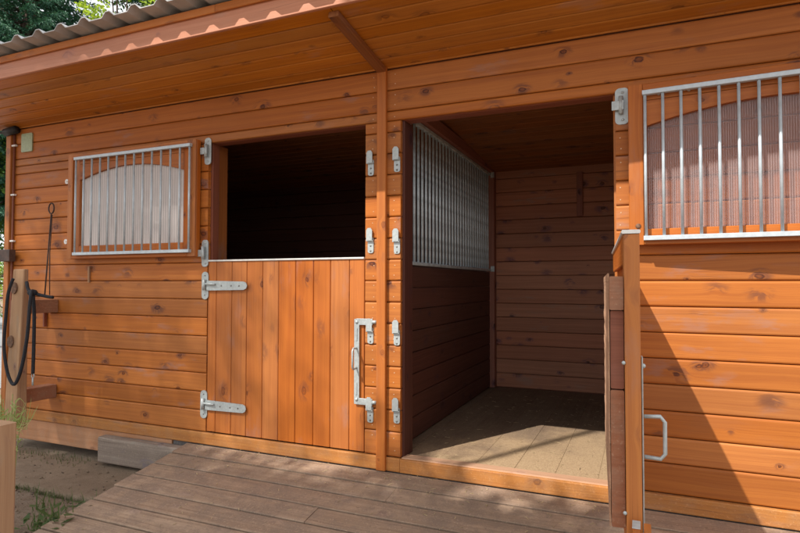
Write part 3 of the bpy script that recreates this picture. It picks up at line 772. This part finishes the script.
weed(-3.16, -1.02, -.37, .62, 'leafy green weed clump growing closest to left edge of ramp', 40)
weed(-3.38, -.98, -.37, .3, 'small weed tuft a little left of leafy clump beside ramp', 16, False)
weed(-3.16, -.80, -.37, .4, 'thin grassy weed between ramp edge and sandy strip', 18, False)
weed(-3.6, -.80, -.37, .38, 'thin upright weed in cracked ground far left of ramp', 14, False)
weed(-3.42, -1.2, -.37, .35, 'low green weed at bottom edge beside foreground post', 20)
mb = MB()
for k in range(1300):
    x = random.uniform(-5.6, -2.9); y = edge_y(x) - abs(random.gauss(.0, .022)) + .01
    if mn.noise((x * 3.1, 5, 5)) < -.12: continue
    blade(mb, (x, y, -.376), random.uniform(.015, .05), random.uniform(.005, .04), .0022, 3)
for k in range(220):
    x = random.uniform(-5.3, -4.1); y = random.gauss(-.10, .06); blade(mb, (x, y, -.345), random.uniform(.015, .05), random.uniform(.005, .03), .0025, 3)
for k in range(500):
    x = random.uniform(-4.3, -3.0); y = random.uniform(-1.7, -.8)
    if mn.noise((x * 3, y * 3, 1)) < .1: continue
    blade(mb, (x, y, -.376), random.uniform(.01, .04), random.uniform(.005, .03), .002, 3)
tag(mb.build('grass', M['grass'], None), None, None, None, 'stuff')
# arching weed rising behind the foreground post
wl = thing('tall_weed', 'tall pale green weed with arching leaves growing between timber post and foreground post', 'weed', (-3.86, -.85, -.35))
mb = MB(); lf = MB()
def arch_blade(m_, P, w):
    P = catmull(P, 4); n = len(P); L_ = []
    for i, p in enumerate(P):
        d_ = (P[min(i + 1, n - 1)] - P[max(i - 1, 0)]).normalized(); sd = Vector((d_.z, .25, -d_.x)).normalized() * w * (1 - i / (n - 1)) ** .6 + Vector((0, .0001, 0)); L_ += [p + sd, p - sd]
    m_.add(L_, [(2 * i, 2 * i + 1, 2 * i + 3, 2 * i + 2) for i in range(n - 1)])
for k in range(15):
    x = random.uniform(-.09, .08); h = random.uniform(.55, .72); y = random.uniform(-.03, .03)
    mb.tube(catmull([(x * .4, y, 0), (x * .8, y, h * .5), (x * 1.4, y, h)], 4), .0022, 5)
    for q in range(5):
        t = random.uniform(.55, 1); c = Vector((x * (.4 + t), y, h * t)); sg = random.choice([-1, 1]); l = random.uniform(.05, .13)
        arch_blade(lf, [c, c + Vector((sg * l * .5, 0, l * .35)), c + Vector((sg * l, random.uniform(-.03, .03), random.uniform(-.3, .2) * l))], random.uniform(.003, .006))
for k in range(12):
    y = random.uniform(-.04, .04); e = random.uniform(.16, .24); z0 = .60 + random.uniform(-.05, .03)
    arch_blade(lf, [(.03, y, z0 - .1), (.06, y, z0 - .04), (.11, y, z0 - .06), (.16, y, z0 - .05), (e, y, z0 + .02 + random.uniform(0, .07))], .005)
mb.build('stem', M['hay'], wl); lf.build('leaves', M['hay'], wl)
# straw and bark crumbs on the ramp near the threshold
mb = MB()
for k in range(260):
    x = random.uniform(-3.0, -.2); y = -.02 - abs(random.gauss(0, .16)) if k % 3 else random.uniform(-1.3, -.1); L = random.uniform(.006, .03); a = random.uniform(0, 3.14)
    z = rz(y) + .003
    mb.board((x, y, z), L, random.uniform(.001, .004), .0015, (math.cos(a), math.sin(a), .165 * math.sin(a)), (-math.sin(a), math.cos(a), .165 * math.cos(a)), .0003)
for k in range(150):
    x = random.uniform(-1.4, -.15); y = random.uniform(.1, 2.4); a = random.uniform(0, 3.14)
    mb.board((x, y, -.002), random.uniform(.008, .05), random.uniform(.001, .003), .0015, (math.cos(a), math.sin(a), 0), (-math.sin(a), math.cos(a), 0), .0003)
tag(mb.build('straw', M['straw'], None), None, None, None, 'stuff')

# ------------------------------------------------------------------ trees
def leaves(mb, c, rad, n, size, squash=(1, 1, 1)):
    for k in range(n):
        while True:
            p = Vector((random.uniform(-1, 1), random.uniform(-1, 1), random.uniform(-1, 1)))
            if p.length < 1: break
        p = Vector((p.x * rad * squash[0], p.y * rad * squash[1], p.z * rad * squash[2])) + c
        a = Vector((random.gauss(0, 1), random.gauss(0, 1), random.gauss(0, .7))).normalized(); b_ = a.orthogonal().normalized()
        l = size * random.uniform(.6, 1.2)
        mb.add([p - a * l, p + b_ * l * .5, p + a * l, p - b_ * l * .5], [(0, 1, 2, 3)], None, random.random())
def broadleaf(x, y, h, crown, mat, label, nclump=120, nl=55, size=.06, cat='tree', name='broadleaf_tree', cz=None, group=None, spread=1.):
    t = thing(name, label, cat, (x, y, -.38), group); rx, ry, rzz = crown; cz = h - rzz if cz is None else cz
    tk = MB(); P = [(0, 0, 0), (.05, .03, cz * .35), (-.05, .08, cz * .7), (0, 0, cz)]
    tk.tube(catmull(P, 4), .1, 10, radii=[.02 * h * (1 - .6 * i / 12) for i in range(13)])
    lf = MB(); centers = []
    for k in range(nclump):
        d_ = Vector((random.gauss(0, 1), random.gauss(0, 1), random.gauss(0, 1))).normalized() * random.uniform(.35, 1) ** .6
        q = 1 + .25 * mn.noise(d_ * 1.8 + Vector((x, y, 0)))
        c = Vector((d_.x * rx * q, d_.y * ry * q, cz + d_.z * rzz * q)); centers.append(c)
        leaves(lf, c, random.uniform(.22, .42) * min(rx, rzz) * .7 * spread, nl, size)
    for c in random.sample(centers, min(16, nclump)):
        tk.tube(catmull([(0, 0, cz * .6), (c.x * .45, c.y * .45, cz * .62 + (c.z - cz * .62) * .55), tuple(c)], 4), .03, 6, radii=[.035 * (1 - .09 * i) for i in range(9)])
    tk.build('trunk', M['bark'], t); lf.build('crown', mat, t); return t
def spruce(x, y, h, w, label, seed, zmin=.5, dens=1.):
    random.seed(seed); t = thing('spruce_tree', label, 'spruce', (x, y, -.38), 'spruces behind the stable')
    tk = MB(); tk.tube([(0, 0, 0), (0, 0, h * .5), (0, 0, h)], .1, 8, radii=[.018 * h, .01 * h, .01]); lf = MB()
    z = zmin
    while z < h - .1:
        L = w * (1 - z / h) ** .8 * 1.0 + .15; nb = int(9 * dens) + 2; a0 = random.random() * 6
        for b_ in range(nb):
            a = a0 + b_ * 6.283 / nb + random.uniform(-.2, .2); l = L * random.uniform(.75, 1.12); dx, dy = math.cos(a), math.sin(a)
            def bp(s_): return Vector((dx * l * s_, dy * l * s_, z + .12 * l * s_ - .34 * l * s_ * s_ + .10 * l * s_ ** 4))
            tk.tube([bp(0), bp(.4), bp(.8)], .02, 4, radii=[.03, .018, .008])
            ns = int(l * 13)
            for k in range(ns):
                s_ = (k + random.random()) / ns
                if s_ < .12: continue
                p = bp(s_)
                for sd in (-1, 1, 0):
                    sl = (.14 + .42 * l * (1 - s_) * .45) * random.uniform(.6, 1.1)
                    dv = (Vector((-dy * sd, dx * sd, 0)) * .8 + Vector((dx, dy, 0)) * .7 + Vector((0, 0, random.uniform(-.65, -.1)))).normalized()
                    nseg = max(1, int(sl / .09))
                    for q in range(nseg):
                        c = p + dv * sl * (q + .5) / nseg + Vector((0, 0, -.12 * ((q + 1) / nseg) ** 2 * sl))
                        rr = random.random()
                        for e_ in range(3):
                            ad = (dv + Vector((random.gauss(0, .55), random.gauss(0, .55), random.gauss(-.15, .45)))).normalized(); wd = ad.orthogonal().normalized()
                            lf.add([c - ad * .03, c + wd * .013, c + ad * .085, c - wd * .013], [(0, 1, 2, 3)], None, rr)
        z += .26 + .10 * (1 - z / h)
    tk.build('trunk', M['bark'], t); lf.build('crown', M['spruce'], t); return t
#TREES
random.seed(11)
spruce(-13.6, 5.6, 15, 3.3, 'tall dark spruce with drooping boughs filling sky over left end of roof', 3, 3.2)
spruce(-19.5, 8.0, 17, 3.6, 'spruce farther off at far left edge with tip against bright sky', 5, 3.5, .8)
spruce(-12.2, 8.4, 14, 3.0, 'dark spruce standing right behind the leaning yellow green branches', 8, 4, .8)
random.seed(21)
broadleaf(-10.35, 5.45, 8.6, (.85, .9, 1.5), M['leaf'], 'sunlit yellow green broadleaf tree rising above middle of roof edge', 50, 55, .05)
broadleaf(-11.6, 7.9, 11.2, (1.5, 1.5, 1.7), M['leaf2'], 'mid green broadleaf tree at right end of visible treetops', 60, 60, .06)
broadleaf(-13.9, 4.4, 6.2, (1.4, 1.6, 2.1), M['leaf2'], 'dense green tree seen past left corner of stable', 150, 70, .055)
broadleaf(-20.5, 8.6, 4.4, (3.2, 3.2, 1.9), M['leaf'], 'bright sunlit bush low behind left corner post', 90, 70, .05, 'bush', 'bush')
broadleaf(-26.5, 12.4, 3.0, (4.2, 4.2, 1.7), M['leaf2'], 'dark green bush behind the bright one at far left edge', 110, 60, .07, 'bush', 'bush')
# trees in front of the stable, beyond the frame, whose crowns shade the ramp and the left wall
random.seed(33)
def shade(Xp_, Zp_, d_, r, label, nclump, nl, size):
    x, y, z = Xp_ - .557 * d_, -d_, Zp_ + 1.36 * d_
    broadleaf(x, y, z + r[2] + .38, r, M['leaf2'], label, nclump, nl, size, cz=z + .38, spread=2.1)
shade(-4.9, 1.0, 8.0, (2.4, 1.2, 1.8), 'sparse tall tree in front of stable throwing broken shade on left wall', 150, 100, .05)
shade(-3.1, -1.38, 5.6, (1.45, .6, .85), 'leftmost of three dense trees in front of ramp', 100, 85, .055)
shade(-.8, -1.42, 5.9, (1.45, .6, .82), 'middle one of three dense trees in front of ramp', 120, 120, .055)
shade(1.1, -1.62, 5.5, (1.2, .6, .8), 'rightmost of three dense trees in front of ramp', 100, 120, .055)
pole = thing('flag_pole', 'slim tall metal pole standing in front of stable', 'pole', (-1.03 - .557 * 4.5, -4.5, -.38))
s = MB(); s.tube([(0, 0, 0), (0, 0, 4), (0, 0, 8.2)], .03, 12); s.build('shaft', M['galv'], pole)
s = MB(); s.ball((0, 0, 8.24), .05, 12); s.build('finial', M['galv'], pole)

# ------------------------------------------------------------------ sky, sun, camera
w = bpy.data.worlds.new('World'); scene.world = w; w.use_nodes = True
t = w.node_tree; t.nodes.clear(); o_ = t.nodes.new('ShaderNodeOutputWorld'); bg = t.nodes.new('ShaderNodeBackground'); sk = t.nodes.new('ShaderNodeTexSky')
sk.sky_type = 'NISHITA'; sk.sun_disc = False; sk.sun_elevation = R(49.9); sk.sun_rotation = R(209.1); sk.air_density = 1.0; sk.dust_density = 2.0; sk.ozone_density = 1.0
bg.inputs[1].default_value = .075
g = G(t); cv = g.n('TexCoord').outputs['Generated']; mp = g.n('Mapping'); mp.inputs['Scale'].default_value = (1, 1, 2.2); g.inp(mp.inputs[0], cv)
cn = g.noise(mp.outputs[0], 2.6, 6, .6)
skc = g.mix(g.m('MULTIPLY', g.rng(cn, .32, .46), .95), sk.outputs[0], (13, 13.2, 13.5, 1))
t.links.new(skc, bg.inputs[0]); t.links.new(bg.outputs[0], o_.inputs[0])
L = bpy.data.lights.new('sun', 'SUN'); L.energy = 4.0; L.angle = R(.53); L.color = (1, .95, .87)
lo = bpy.data.objects.new('sun', L); COL.objects.link(lo); lo.rotation_euler = Vector((.557, 1, -1.36)).to_track_quat('-Z', 'Y').to_euler()
cd = bpy.data.cameras.new('camera'); cam = bpy.data.objects.new('camera', cd); COL.objects.link(cam)
cd.sensor_width = 36; cd.lens = 566 / 800 * 36; cd.clip_end = 1000; cd.clip_start = .02
cam.location = (0, -3.3, 1.0984)
cam.rotation_euler = (Matrix.Rotation(R(23.22), 4, 'Z') @ Matrix.Rotation(R(90 + 1.68), 4, 'X') @ Matrix.Rotation(R(.08), 4, 'Z')).to_euler()
scene.camera = cam
scene.render.engine = 'CYCLES'
scene.view_settings.view_transform = 'Standard'; scene.view_settings.look = 'None'; scene.view_settings.gamma = 1
scene.view_settings.exposure = 0.6
